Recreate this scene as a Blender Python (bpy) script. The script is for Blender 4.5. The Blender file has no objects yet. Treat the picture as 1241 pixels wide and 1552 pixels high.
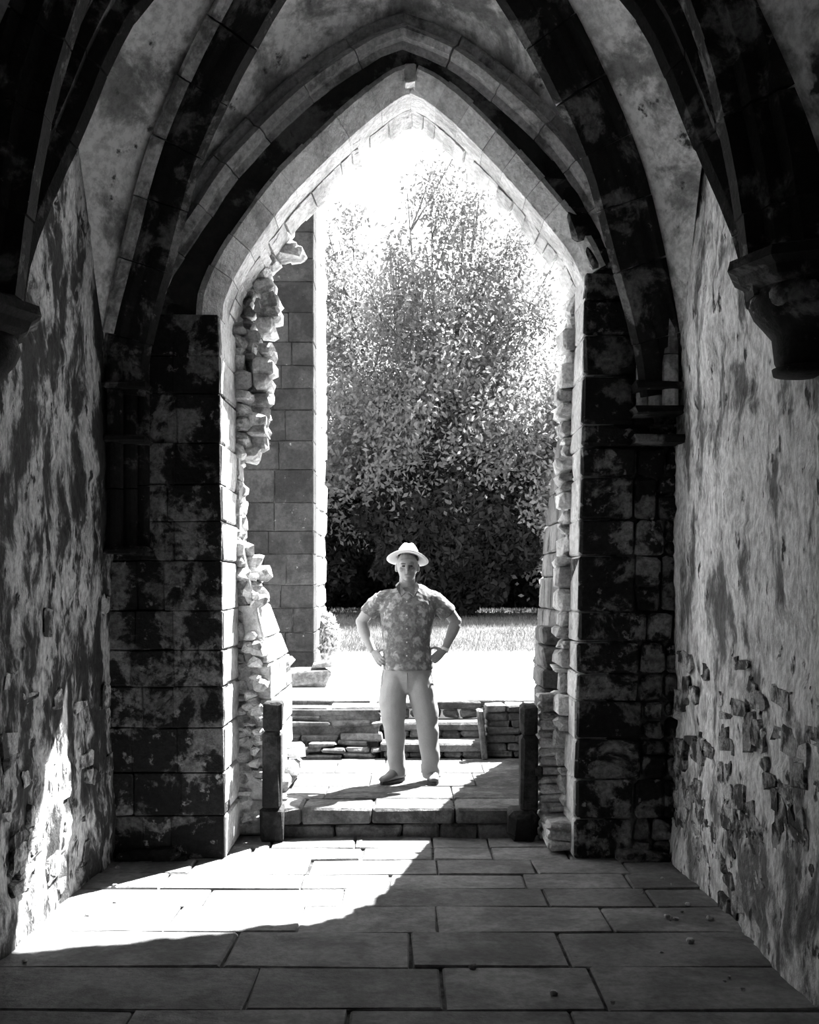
import bpy, bmesh, math, random
import numpy as np
from mathutils import Vector, noise, Matrix, Euler
random.seed(7); rng = np.random.default_rng(7)
S = bpy.context.scene
COL = S.collection
# ------------------------------------------------------------------ camera, sky, sun, exposure
F = 1700.0; CZ = 1.68; HY = 890.0; CX = 620.0          # focal length in px, eye height, horizon row
cam_d = bpy.data.cameras.new('camera'); cam = bpy.data.objects.new('camera', cam_d); COL.objects.link(cam)
cam.location = (0, 0, CZ); cam.rotation_euler = (math.pi/2, 0, 0)
cam_d.sensor_fit = 'VERTICAL'; cam_d.sensor_height = 36; cam_d.lens = 36*F/1552
cam_d.shift_y = (HY-776)/1552; cam_d.shift_x = 0.5/1552; cam_d.clip_end = 300
S.camera = cam
w = bpy.data.worlds.new('world'); S.world = w; w.use_nodes = True
w.node_tree.nodes['Background'].inputs[0].default_value = (1, 1, 1, 1)
w.node_tree.nodes['Background'].inputs[1].default_value = 1.15
sun_d = bpy.data.lights.new('sun', 'SUN'); sun = bpy.data.objects.new('sun', sun_d); COL.objects.link(sun)
sun_d.energy = 22.0; sun_d.angle = math.radians(0.55)
SD = Vector((-.383, -.504, -1.)).normalized()           # direction the sunlight travels
sun.rotation_euler = SD.to_track_quat('-Z', 'Y').to_euler()
S.view_settings.view_transform = 'Standard'; S.view_settings.look = 'None'
S.view_settings.gamma = 1; S.view_settings.use_curve_mapping = False
S.view_settings.exposure = 1.5

def W(px, py, Y):
    "a measured point of the place at depth Y"
    return Vector(((px-CX)*Y/F, Y, CZ+(HY-py)*Y/F))

# ------------------------------------------------------------------ helpers
def mat(name, lo, hi, scale=3., thr=.5, soft=.08, bump=.4, rnd=.25, rough=.9, stretch=(1, 1, 1), fine=.35, patch2=None, bscale=1.):
    m = bpy.data.materials.new(name); m.use_nodes = True
    nt = m.node_tree; N = nt.nodes; L = nt.links
    b = N['Principled BSDF']; b.inputs['Roughness'].default_value = rough
    b.inputs['Specular IOR Level'].default_value = .25
    g = N.new('ShaderNodeNewGeometry'); mp = N.new('ShaderNodeMapping'); mp.inputs['Scale'].default_value = stretch
    L.new(g.outputs['Position'], mp.inputs['Vector'])
    def nz(sc, det=8, ro=.62, dist=0):
        n = N.new('ShaderNodeTexNoise'); n.inputs['Scale'].default_value = sc
        n.inputs['Detail'].default_value = det; n.inputs['Roughness'].default_value = ro
        n.inputs['Distortion'].default_value = dist
        L.new(mp.outputs[0], n.inputs['Vector']); return n.outputs['Fac']
    def rmp(src, a, c, v0=0., v1=1.):
        r = N.new('ShaderNodeMapRange'); r.inputs[1].default_value = a; r.inputs[2].default_value = c
        r.inputs[3].default_value = v0; r.inputs[4].default_value = v1
        r.interpolation_type = 'SMOOTHSTEP'; L.new(src, r.inputs[0]); return r.outputs[0]
    def mth(op, a, c):
        n = N.new('ShaderNodeMath'); n.operation = op
        for i, v in enumerate((a, c)):
            if isinstance(v, (int, float)): n.inputs[i].default_value = v
            else: L.new(v, n.inputs[i])
        return n.outputs[0]
    A = rmp(nz(scale, 9, .66, .3), thr-soft, thr+soft)
    val = rmp(A, 0, 1, lo, hi)
    if patch2:      # second, finer set of patches (sc, thr, albedo)
        B = rmp(nz(patch2[0], 7, .6), patch2[1]-.04, patch2[1]+.04)
        mx = N.new('ShaderNodeMix'); L.new(B, mx.inputs[0]); L.new(val, mx.inputs[2]); mx.inputs[3].default_value = patch2[2]
        val = mx.outputs[0]
    fn = nz(scale*9, 6, .7)
    val = mth('MULTIPLY', val, rmp(fn, .3, .7, 1-fine, 1+fine))
    oi = N.new('ShaderNodeObjectInfo')
    val = mth('MULTIPLY', val, rmp(oi.outputs['Random'], 0, 1, 1-rnd, 1+rnd))
    val = mth('MINIMUM', val, .9)
    cb = N.new('ShaderNodeCombineColor')
    for i in range(3): L.new(val, cb.inputs[i])
    L.new(cb.outputs[0], b.inputs['Base Color'])
    bp = N.new('ShaderNodeBump'); bp.inputs['Strength'].default_value = bump; bp.inputs['Distance'].default_value = .03
    h = mth('ADD', mth('MULTIPLY', A, .35), mth('ADD', mth('MULTIPLY', nz(14*bscale, 8, .7), 1.), mth('MULTIPLY', nz(60*bscale, 3, .6), .3)))
    L.new(h, bp.inputs['Height']); L.new(bp.outputs[0], b.inputs['Normal'])
    return m

def plain(name, v, rough=.8, spec=.25):
    m = bpy.data.materials.new(name); m.use_nodes = True; nt = m.node_tree
    b = nt.nodes['Principled BSDF']; b.inputs['Roughness'].default_value = rough; b.inputs['Specular IOR Level'].default_value = spec
    n = nt.nodes.new('ShaderNodeTexNoise'); n.inputs['Scale'].default_value = 60
    r = nt.nodes.new('ShaderNodeMapRange'); r.inputs[3].default_value = v*.85; r.inputs[4].default_value = v*1.15
    nt.links.new(n.outputs['Fac'], r.inputs[0]); nt.links.new(r.outputs[0], b.inputs['Base Color'])
    return m

def link(name, verts, faces, m=None, parent=None, smooth=False):
    me = bpy.data.meshes.new(name); me.from_pydata([tuple(v) for v in verts], [], faces); me.update()
    if smooth: me.shade_smooth()
    if m: me.materials.append(m)
    o = bpy.data.objects.new(name, me); COL.objects.link(o)
    if parent is not None: o.parent = parent
    return o

def tag(o, label=None, cat=None, group=None, kind=None):
    if label: o['label'] = label
    if cat: o['category'] = cat
    if group: o['group'] = group
    if kind: o['kind'] = kind
    return o

def thing(name, label, cat, group=None, kind=None):
    o = bpy.data.objects.new(name, None); COL.objects.link(o); o.empty_display_size = .1
    return tag(o, label, cat, group, kind)

CB_F = None
def cbox(bev):
    "chamfered unit box data: list of (corner sign, axis kept at full extent)"
    global CB_F
    idx = {}; V = []
    for sx in (-1, 1):
        for sy in (-1, 1):
            for sz in (-1, 1):
                for ax in range(3):
                    idx[(sx, sy, sz, ax)] = len(V); V.append((sx, sy, sz, ax))
    if CB_F is None:
        fs = []
        for ax in range(3):
            o1, o2 = [a for a in range(3) if a != ax]
            for s in (-1, 1):
                q = []
                for a, b in ((-1, -1), (1, -1), (1, 1), (-1, 1)):
                    k = [0, 0, 0]; k[ax] = s; k[o1] = a; k[o2] = b; q.append(idx[(*k, ax)])
                fs.append(q)
            for a in (-1, 1):
                for b in (-1, 1):
                    k0 = [0, 0, 0]; k0[o1] = a; k0[o2] = b; k1 = list(k0); k0[ax] = -1; k1[ax] = 1
                    fs.append([idx[(*k0, o1)], idx[(*k1, o1)], idx[(*k1, o2)], idx[(*k0, o2)]])
        for sx in (-1, 1):
            for sy in (-1, 1):
                for sz in (-1, 1): fs.append([idx[(sx, sy, sz, a)] for a in range(3)])
        # consistent outward winding
        out = []
        for f in fs:
            P = [Vector(tuple(V[i][k]*(1. if k == V[i][3] else .8) for k in range(3))) for i in f]
            n = (P[1]-P[0]).cross(P[2]-P[0]); c = sum(P, Vector())/len(P)
            out.append(f if n.dot(c) > 0 else f[::-1])
        CB_F = out
    return V

def block(name, x0, x1, y0, y1, z0, z1, m, parent, bev=.012, jit=.006, fn=None, skew=0.):
    V = cbox(bev); c = ((x0+x1)/2, (y0+y1)/2, (z0+z1)/2); h = ((x1-x0)/2, (y1-y0)/2, (z1-z0)/2)
    b = min(bev, *(abs(k)*.6 for k in h)); cj = {}
    vs = []
    for (sx, sy, sz, ax) in V:
        s = (sx, sy, sz)
        if s not in cj: cj[s] = [random.uniform(-jit, jit) for _ in range(3)]
        bb = b*random.uniform(.5, 1.5)
        p = [c[k]+s[k]*(h[k]-(0 if k == ax else bb))+cj[s][k]+random.uniform(-jit, jit)*.3 for k in range(3)]
        if skew: p[0] += skew*(p[2]-c[2])
        vs.append(fn(*p) if fn else p)
    return link(name, vs, CB_F, m, parent)

def crv(pts, n):
    "Catmull-Rom through pts, resampled to n+1 even points"
    P = [Vector(p) for p in pts]; P = [P[0]*2-P[1]]+P+[P[-1]*2-P[-2]]; out = []
    for i in range(1, len(P)-2):
        for k in range(12):
            t = k/12; a, b, c, d = P[i-1:i+3]
            out.append(.5*((2*b)+(c-a)*t+(2*a-5*b+4*c-d)*t*t+(3*b-a-3*c+d)*t**3))
    out.append(P[-2])
    L = [0]
    for i in range(1, len(out)): L.append(L[-1]+(out[i]-out[i-1]).length)
    A = np.array([tuple(p) for p in out]); ss = np.linspace(0, L[-1], n+1)
    return [Vector(tuple(np.interp(s, L, A[:, k]) for k in range(3))) for s in ss]

def sweep(name, C, i0, i1, side, prof, m, parent, low, gap=.0, jit=.0, step=1, smooth=False):
    "sweep profile (s,d) along C[i0..i1]; d points towards the point `low`"
    rings = []
    ids = list(range(i0, i1, step))+[i1]
    for q, i in enumerate(ids):
        a = C[max(i-1, 0)]; b = C[min(i+1, len(C)-1)]; T = (b-a).normalized()
        Nn = side.cross(T).normalized()
        if Nn.dot(low-C[i]) < 0: Nn = -Nn
        P = C[i].copy()
        if q == 0: P += T*gap
        if q == len(ids)-1: P -= T*gap
        off = Vector([random.uniform(-jit, jit) for _ in range(3)]) if q in (0, len(ids)-1) else Vector()
        rings.append([P+off+side*s+Nn*d for s, d in prof])
    n = len(prof); vs = [v for r in rings for v in r]; fs = []
    for r in range(len(rings)-1):
        for k in range(n): fs.append([r*n+k, r*n+(k+1) % n, (r+1)*n+(k+1) % n, (r+1)*n+k])
    fs.append(list(range(n))[::-1]); fs.append([(len(rings)-1)*n+k for k in range(n)])
    o = link(name, vs, fs, m, parent, False)
    bm = bmesh.new(); bm.from_mesh(o.data); bmesh.ops.recalc_face_normals(bm, faces=bm.faces); bm.to_mesh(o.data); bm.free()
    return o

def nz3(x, y, z, sc, oct=4):
    v = 0; a = 1
    for _ in range(oct):
        v += a*noise.noise(Vector((x*sc, y*sc, z*sc))); sc *= 2.1; a *= .5
    return v

# ------------------------------------------------------------------ materials
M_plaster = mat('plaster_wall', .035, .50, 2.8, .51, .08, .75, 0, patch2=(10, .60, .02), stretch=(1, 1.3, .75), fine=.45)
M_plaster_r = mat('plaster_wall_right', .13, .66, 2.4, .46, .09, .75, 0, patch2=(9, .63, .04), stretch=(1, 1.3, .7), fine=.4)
M_web = mat('vault_plaster', .26, .80, 2.1, .47, .09, .5, 0, patch2=(5.5, .66, .05), fine=.3)
M_soot = mat('sooty_stone', .010, .13, 3.6, .56, .07, .6, .3, patch2=(13, .70, .22), fine=.4)
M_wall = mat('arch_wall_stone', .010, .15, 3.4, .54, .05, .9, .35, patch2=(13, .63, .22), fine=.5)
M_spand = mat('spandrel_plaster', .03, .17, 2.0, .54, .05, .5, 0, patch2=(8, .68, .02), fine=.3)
M_formeret = mat('moulding_stone', .15, .48, 4.0, .46, .12, .4, .2, fine=.3)
M_light = mat('pale_lit_ashlar', .38, .62, 3.0, .45, .12, .9, .12, patch2=(10, .66, .2), fine=.25)  # also paints light on the reveals and the pier's right face
M_rubble = mat('rubble_stone', .22, .55, 5.0, .45, .12, 1., .3, fine=.3)
M_drub = mat('rubble_in_wall', .05, .45, 7.0, .5, .1, .9, .4, fine=.4)
M_mortar = mat('mortar', .02, .09, 6.0, .5, .1, .9, 0)
M_flag = mat('flagstone', .095, .18, 2.4, .5, .15, .45, .18, rough=.75, patch2=(22, .68, .10), fine=.25)
M_out = mat('outdoor_stone', .06, .14, 3.5, .5, .12, .8, .22, fine=.3)
M_pillar_shade = mat('pillar_shade_stone', .017, .034, 3.0, .5, .12, .8, .25, patch2=(12, .70, .2), fine=.3)  # darkened so the pier's front carries its shade in the colour
M_pave = mat('terrace_paving', .55, .75, 2.0, .45, .12, .3, .12, fine=.15)
M_lawn = mat('lawn_ground', .08, .16, 1.2, .5, .15, .5, 0, fine=.3)
M_scal = mat('worn_carving', .08, .35, 9, .5, .12, .8, .2, patch2=(30, .66, .01))
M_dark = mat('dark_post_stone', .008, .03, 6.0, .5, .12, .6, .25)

# ------------------------------------------------------------------ the setting: side walls
XL, XR, YA, YB = -1.84, 1.64, 6.97, 7.55               # side walls, arch wall front and back
ZT = 6.3
def side_wall(name, X, sgn, m):
    ys = list(np.arange(-1.5, 3.9, .3))+list(np.arange(3.9, 7.0001, .035)); zs = list(np.arange(0, 5.2, .038))+[5.6, ZT]
    vs = []; fs = []
    for y in ys:
        for z in zs:
            a = nz3(y, z, X*3, 1.3, 5)
            loss = 1 if nz3(y, z, X*5+9, 2.3, 4) > .12 else 0
            d = .016*a - .011*loss + .007*nz3(y, z, X, 11, 3)
            if z < .9: d += .02*(.9-z)*(1+a)
            vs.append((X+sgn*(d), y, z))
    n = len(zs)
    for i in range(len(ys)-1):
        for j in range(n-1): fs.append([i*n+j, i*n+j+1, (i+1)*n+j+1, (i+1)*n+j][::-sgn])
    b = len(vs); xo = X-sgn*.75; xi = X-sgn*.06
    for y in (-1.5, YB):
        for z in (-.3, ZT):
            vs += [(xi, y, z), (xo, y, z)]
    fs += [[b, b+1, b+3, b+2], [b+4, b+6, b+7, b+5], [b, b+4, b+5, b+1], [b+2, b+3, b+7, b+6], [b, b+2, b+6, b+4], [b+1, b+5, b+7, b+3]]
    o = link(name, vs, fs, m, smooth=True); tag(o, kind='structure'); return o
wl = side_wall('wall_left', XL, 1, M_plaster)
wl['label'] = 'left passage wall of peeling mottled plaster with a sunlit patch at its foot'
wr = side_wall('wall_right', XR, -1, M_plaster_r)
wr['label'] = 'right passage wall of pale streaked plaster with rubble showing low down'
def rubble(parent, X, sgn, n, m):
    for k in range(n):
        y = random.uniform(3.6, 6.9); z = random.betavariate(1.1, 2.2)*1.5+.02
        if sgn > 0: z = random.betavariate(1.1, 2.2)*2.2+.02
        a = random.uniform(.04, .13); c = random.uniform(.025, .065); h = random.uniform(.003, .013)
        block('rubble_stone', X-.03*1, X+.03*1, y-a, y+a, z-c, z+c, m, parent, .04, .020,
              fn=lambda px, py, pz, X=X, h=h: (X+sgn*(h if (px-X)*sgn > 0 else -.05)+random.uniform(-.004, .004), py, pz))
rubble(wl, XL, 1, 90, M_drub); rubble(wr, XR, -1, 230, M_drub)

nwl = link('wall_near_blocker', [(x, y, z) for x in (-2.6, 2.4) for y in (-1.9, -1.5) for z in (-.3, ZT)], [[0, 1, 3, 2], [4, 6, 7, 5], [0, 4, 5, 1], [2, 3, 7, 6], [0, 2, 6, 4], [1, 5, 7, 3]], M_plaster); tag(nwl, kind='structure')  # unseen closed wall added to keep daylight out from the rear
# ------------------------------------------------------------------ arch wall
def jl(z): return -1.14-.011*z
def jr(z): return 1.02+.02*z
IL = [(333, 480), (338, 445), (370, 383), (430, 300), (480, 247), (540, 190), (600, 142), (622, 132)]
IR = [(622, 132), (650, 146), (700, 188), (780, 272), (860, 368), (886, 418)]
arc = [W(x, y, YA) for x, y in IL]+[W(x, y, YA) for x, y in IR[1:]]
LA = crv([W(x, y, YA) for x, y in IL], 36); RA = crv([W(x, y, YA) for x, y in IR], 36)
OFF = .09
def off(C, low, d):
    out = []
    for i in range(len(C)):
        T = (C[min(i+1, len(C)-1)]-C[max(i-1, 0)]).normalized(); n = Vector((0, 1, 0)).cross(T).normalized()
        if n.dot(low-C[i]) > 0: n = -n
        out.append(C[i]+n*d)
    return out
LOW = Vector((-.05, YA, 2.6))
oL = off(LA, LOW, OFF); oR = off(RA, LOW, OFF)
prof = [p for p in oL[:-2]]+[Vector((-.0, YA, max(oL[-2].z, oR[1].z)+.03))]+[p for p in oR[2:]]
for i in range(1, len(prof)):
    if prof[i].x <= prof[i-1].x: prof[i].x = prof[i-1].x+.002
y0, y1 = YA+.012, YB-.03
vs = []; fs = []
def hexa(a, b, c, d):      # four (x,z) corners counter-clockwise
    k = len(vs)
    for (x, z) in (a, b, c, d): vs.append((x, y0, z))
    for (x, z) in (a, b, c, d): vs.append((x, y1, z))
    fs.extend([[k, k+1, k+2, k+3], [k+7, k+6, k+5, k+4]]+[[k+i, k+4+i, k+4+(i+1) % 4, k+(i+1) % 4] for i in range(4)])
hexa((-2.6, -.3), (jl(0)-.03, -.3), (prof[0].x, prof[0].z), (-2.6, prof[0].z))
hexa((-2.6, prof[0].z), (prof[0].x, prof[0].z), (prof[0].x, ZT), (-2.6, ZT))
for a, b in zip(prof[:-1], prof[1:]): hexa((a.x, a.z), (b.x, b.z), (b.x, ZT), (a.x, ZT))
e = prof[-1]
hexa((e.x, e.z), (2.4, e.z), (2.4, ZT), (e.x, ZT)); hexa((jr(0)+.03, -.3), (2.4, -.3), (2.4, e.z), (e.x, e.z))
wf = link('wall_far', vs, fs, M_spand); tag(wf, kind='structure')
wf['label'] = 'end wall of the passage pierced by the tall pointed archway'
# displaced plaster skin of the spandrel between arch stones and wall rib
vs = []; fs = []; oL2 = off(LA, LOW, .11); oR2 = off(RA, LOW, .11)
ring = oL2[:-1]+[Vector((0, YA, max(oL2[-1].z, oR2[0].z)+.06))]+oR2[1:]
nR = 16
for i, p in enumerate(ring):
    c = Vector((0 if abs(p.x) < .3 else p.x*.2, YA, 2.9)); dr = (p-c).normalized()
    for j in range(nR):
        q = p+dr*(j*.05)
        vs.append((q.x, YA-.015+.010*nz3(q.x, q.z, 3, 3, 4)+.004*nz3(q.x, q.z, 7, 14, 2), q.z))
for i in range(len(ring)-1):
    for j in range(nR-1): fs.append([i*nR+j, (i+1)*nR+j, (i+1)*nR+j+1, i*nR+j+1])
link('plaster_skin', vs, fs, M_spand, wf, True)
# voussoirs: chamfered ring of stones with a ragged outer (far) edge
def vouss(C, cuts, w=.135):
    for a, b in zip(cuts[:-1], cuts[1:]):
        ww = w+random.uniform(-.008, .008)
        sec = [(7.06-YA, 0), (7.32-YA, -.004), (7.32-YA, -ww), (-.03, -ww), (-.03+random.uniform(-.004, .004), -.105)]
        sweep('voussoir', C, a, b, Vector((0, 1, 0)), sec, M_light, wf, LOW, gap=.0012, jit=.002, step=1)
    i = 0
    while i < len(C)-1:
        j = min(len(C)-1, i+random.choice((1, 2, 2, 3)))
        t = random.uniform(-.012, .018); dep = random.uniform(.20, .27)
        sec = [(7.31-YA, t*.4), (7.33+dep-YA, t+random.uniform(-.02, .03)), (7.33+dep-YA, -.2), (7.31-YA, -.2)]
        sweep('soffit_stone', C, i, j, Vector((0, 1, 0)), sec, M_light, wf, LOW, gap=.001, jit=.008)
        i = j
vouss(LA, [0, 5, 9, 14, 18, 22, 27, 32, 36]); vouss(RA, [0, 4, 8, 13, 17, 22, 26, 31, 36])
block('key_stone', -.035, .045, YA-.028, 7.34, LA[-1].z+.02, LA[-1].z+.14, M_light, wf, .012, .004)
block('plaster_patch', -.12, .12, YA-.012, YA+.1, LA[-1].z+.12, LA[-1].z+.42, M_spand, wf, .01, .004)
# jamb ashlar: courses in the photograph's rhythm
def zc(py): return CZ+(HY-py)/243.9
cr = [0.0]+[zc(y) for y in (1240, 1180, 1120, 1062, 1020, 973, 927, 842, 788, 722, 678, 645, 570, 510, 455, 415)]
cl = [0.0]+[zc(y) for y in (1235, 1170, 1102, 1040, 985, 925, 850, 790, 735, 672, 598, 540, 478)]
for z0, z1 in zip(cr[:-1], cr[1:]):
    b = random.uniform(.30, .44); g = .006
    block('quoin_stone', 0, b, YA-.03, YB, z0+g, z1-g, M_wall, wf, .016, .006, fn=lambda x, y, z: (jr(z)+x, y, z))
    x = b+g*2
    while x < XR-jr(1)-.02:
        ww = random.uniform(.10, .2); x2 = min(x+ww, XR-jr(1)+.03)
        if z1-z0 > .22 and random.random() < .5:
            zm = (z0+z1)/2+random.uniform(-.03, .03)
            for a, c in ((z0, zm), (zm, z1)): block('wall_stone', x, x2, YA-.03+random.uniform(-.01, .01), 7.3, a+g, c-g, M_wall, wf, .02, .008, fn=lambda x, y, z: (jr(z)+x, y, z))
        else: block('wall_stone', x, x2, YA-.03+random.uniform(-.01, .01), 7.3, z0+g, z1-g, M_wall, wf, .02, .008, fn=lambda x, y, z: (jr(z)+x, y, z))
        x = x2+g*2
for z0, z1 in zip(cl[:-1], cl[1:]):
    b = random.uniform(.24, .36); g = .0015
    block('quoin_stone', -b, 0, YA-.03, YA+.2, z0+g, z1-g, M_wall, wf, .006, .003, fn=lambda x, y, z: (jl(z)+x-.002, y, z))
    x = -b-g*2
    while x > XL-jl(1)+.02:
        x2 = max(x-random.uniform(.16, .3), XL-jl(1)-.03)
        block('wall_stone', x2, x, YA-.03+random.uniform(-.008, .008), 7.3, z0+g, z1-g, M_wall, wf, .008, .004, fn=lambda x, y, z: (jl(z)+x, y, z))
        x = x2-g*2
# upper wall stones beside the right springing
for (x0, x1, z0, z1) in ((1.11, 1.33, 3.66, 3.80), (1.35, 1.5, 3.64, 3.84), (1.0, 1.2, 3.83, 4.0), (1.22, 1.42, 3.86, 4.02), (.95, 1.13, 4.03, 4.18), (1.15, 1.3, 4.05, 4.2), (.84, .98, 4.2, 4.33), (1.0, 1.18, 4.22, 4.36)):
    block('wall_stone', x0, x1, YA-.03, YA+.1, z0, z1, M_wall, wf, .02, .012, skew=-.3)
# reveal ashlar (faces seen inside the opening), paled to paint the light there
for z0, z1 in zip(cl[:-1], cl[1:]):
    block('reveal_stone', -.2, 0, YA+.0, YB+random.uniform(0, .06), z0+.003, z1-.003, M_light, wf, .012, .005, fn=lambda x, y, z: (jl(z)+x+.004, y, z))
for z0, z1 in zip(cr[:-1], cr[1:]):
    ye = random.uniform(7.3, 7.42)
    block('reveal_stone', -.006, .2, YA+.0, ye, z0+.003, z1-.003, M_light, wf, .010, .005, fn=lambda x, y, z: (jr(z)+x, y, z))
    z = z0
    while z < z1-.02:
        zz = min(z1, z+random.uniform(.07, .16))
        p = random.uniform(.03, .10)
        block('broken_stone', -p, .15, ye-.02, YB+random.uniform(.02, .12), z+.003, zz-.003, M_rubble, wf, .025, .014, fn=lambda x, y, z: (jr(z)+x, y, z))
        z = zz
# broken rubble core of the left jamb
z = .05
while z < 3.95:
    hh = random.uniform(.05, .13)
    p = .10+.05*math.sin(z*5)+random.uniform(-.03, .05)
    if 1.9 < z < 2.5: p = .03
    if z > 2.6: p += .06
    if z < 1.0: p = .17+random.uniform(-.02, .02)
    for k in range(2):
        yy = 7.62+k*.13+random.uniform(-.02, .03)
        q = p*(.45+.55*k)
        block('broken_stone', -.1, q, yy-.09, yy+.11, z, z+hh, M_rubble, wf, .03, .02, fn=lambda x, y, z: (jl(z)+x, y, z))
    z += hh*.92
# remains of a broken springer hooking out of the left jamb
for (px, py, r) in ((433, 348, 9), (430, 368, 11), (440, 382, 11), (452, 388, 9), (422, 385, 12), (410, 400, 13), (400, 420, 12), (405, 438, 12), (412, 460, 13), (415, 480, 12), (408, 500, 12), (404, 560, 14), (402, 580, 12), (408, 535, 10), (392, 640, 12), (396, 655, 10)):
    c = W(px, py, 7.72); r = r*7.72/F
    block('broken_stone', c.x-r-.02, c.x+r, 7.56, 7.56+.3, c.z-r*.9, c.z+r*.9, M_rubble, wf, .03, .014)

# ------------------------------------------------------------------ vault
ZS = 2.88; C0 = Vector((-.1, 5.76, 5.6)); YN = 4.55
def diag(cx, cy, n=40):
    a = Vector((cx, cy, ZS))
    pts = [(0, ZS), (.03, 3.2), (.124, 3.70), (.259, 4.35), (.523, 5.02), (.77, 5.42), (1, 5.6)]
    return crv([Vector((cx+(C0.x-cx)*t, cy+(C0.y-cy)*t, z)) for t, z in pts], n)
D = {k: diag(*v) for k, v in dict(FL=(XL, YA), FR=(XR, YA), NL=(XL, YN), NR=(XR, YN)).items()}
FML = crv([W(x, y, YA) for x, y in ((172, 600), (190, 500), (218, 420), (250, 365), (285, 312), (335, 242), (440, 135), (550, 58), (612, 34))], 40)
FMR = crv([W(x, y, YA) for x, y in ((1018, 600), (1000, 500), (976, 415), (938, 325), (875, 228), (800, 150), (700, 72), (612, 34))], 40)
def sidef(X, flip=False, y0=YA, y1=5.76):
    q = [(0, ZS), (.264, 3.35), (.487, 3.89), (.79, 4.47), (1, 4.78)]
    return crv([Vector((X, y0+(y1-y0)*t, z)) for t, z in q], 40)
TN = lambda Y, X: crv([Vector((X if abs(t) < 1e-6 else X+(-.1-X)*t, Y, z)) for t, z in ((0, ZS), (.045, 3.4), (.13, 4.0), (.30, 4.65), (.62, 5.2), (1, 5.5))], 40)
vs = []; fs = []
def cell(A, B, n=16, ph=0.):
    k = len(vs); m_ = len(A)
    for i in range(m_):
        for j in range(n+1):
            p = A[i].lerp(B[i], j/n); dm = math.sin(math.pi*j/n)*.05*min(1, i/12)
            d = .014*nz3(p.x, p.y, p.z, 2.5, 4)
            vs.append((p.x, p.y, p.z+dm+d))
    for i in range(m_-1):
        for j in range(n): fs.append([k+i*(n+1)+j, k+i*(n+1)+j+1, k+(i+1)*(n+1)+j+1, k+(i+1)*(n+1)+j])
cell(FML, D['FL']); cell(FMR, D['FR'])
cell(sidef(XL), D['FL']); cell(sidef(XR), D['FR'])
cell(sidef(XL, y0=YN), D['NL']); cell(sidef(XR, y0=YN), D['NR'])
cell(TN(YN, XL), D['NL']); cell(TN(YN, XR), D['NR'])
# further bay behind, back over the camera
for yc, yn in ((3.4, 2.25), (3.4, YN), (1.1, 2.25), (1.1, -.1)):
    for X in (XL, XR):
        c = C0; dd = crv([Vector((X+(C0.x-X)*t, yn+(yc-yn)*t, z)) for t, z in [(0, ZS), (.03, 3.2), (.124, 3.70), (.259, 4.35), (.523, 5.02), (.77, 5.42), (1, 5.6)]], 40)
        cell(TN(yn, X), dd, 6); cell(sidef(X, y0=yn, y1=yc), dd, 6)
ce = link('ceiling', vs, fs, M_web, None, True); tag(ce, kind='structure')
ce['label'] = 'ribbed stone vault with blotchy plastered webs'
o = link('roof_light_seal', *(lambda x0, x1, y0, y1, z0, z1: ([(x, y, z) for x in (x0, x1) for y in (y0, y1) for z in (z0, z1)], [[0, 1, 3, 2], [4, 6, 7, 5], [0, 4, 5, 1], [2, 3, 7, 6], [0, 2, 6, 4], [1, 5, 7, 3]]))(-2.6, 2.4, -1.5, YB, 6.0, 6.35), M_soot, ce)  # unseen slab added over the webs to stop sun leaking in
RP = [(-.17, -.05), (-.17, .06), (-.13, .07), (-.12, .13), (-.075, .15), (-.06, .22), (-.03, .265), (.03, .265), (.06, .22), (.075, .15), (.12, .13), (.13, .07), (.17, .06), (.17, -.05)]
MID = Vector((-.1, 5.76, 2.2))
def rib(label, C, side, prof, m, low, cuts, cat='rib', group=None, name='vault_rib'):
    t = thing(name, label, cat, group)
    for a, b in zip(cuts[:-1], cuts[1:]):
        sweep('rib_stone', C, a, b, side, prof, m, t, low, gap=.004, jit=.004, step=2 if b-a > 3 else 1)
    return t
cuts = [0, 4, 9, 13, 17, 21, 25, 30, 35, 40]
SP = lambda cx, cy: Vector((-(C0.y-cy), C0.x-cx, 0)).normalized()
rib('sooty diagonal vault rib rising from the far left corner', D['FL'], SP(XL, YA), RP, M_soot, MID, cuts)
rib('sooty diagonal vault rib rising from the far right corner', D['FR'], SP(XR, YA), RP, M_soot, MID, cuts)
rib('dark diagonal vault rib springing from the left corbel towards the archway', D['NL'], SP(XL, YN), RP, M_soot, MID, cuts)
rib('dark diagonal vault rib springing from the right corbel towards the archway', D['NR'], SP(XR, YN), RP, M_soot, MID, cuts)
for k, c0 in (('FL', (XL, YA)), ('FR', (XR, YA))):
    t = [o for o in COL.objects if o.name == ('vault_rib' if k == 'FL' else 'vault_rib.001')][0]
    for a, b in zip(cuts[1:-1], cuts[2:]):
        q = [(-.195, .035), (-.20, .075), (-.18, .10), (-.145, .105), (-.125, .08), (-.13, .035)]
        o = sweep('lit_roll_moulding', D[k], a, b, SP(*c0), q, M_formeret, t, MID, gap=.004, jit=.003, step=2 if b-a > 3 else 1)  # pale roll on one edge only, painting a highlight along the rib
# wall rib hugging the end wall: dark hollow, pale roll, dark hollow
FP = [(.02, -.05), (-.05, -.05), (-.09, -.01), (-.06, .03), (-.10, .06), (-.13, .09), (-.10, .125), (-.05, .13), (-.04, .165), (.02, .17)]
t = thing('wall_rib', 'pale moulded rib following the pointed arch on the end wall', 'rib')
for C in (FML, FMR):
    for a, b in zip(cuts[:-1], cuts[1:]):
        sweep('rib_stone', C, a, b, Vector((0, 1, 0)), FP, M_formeret if a > 3 else M_soot, t, LOW, gap=.004, jit=.003, step=2 if b-a > 3 else 1)
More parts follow.
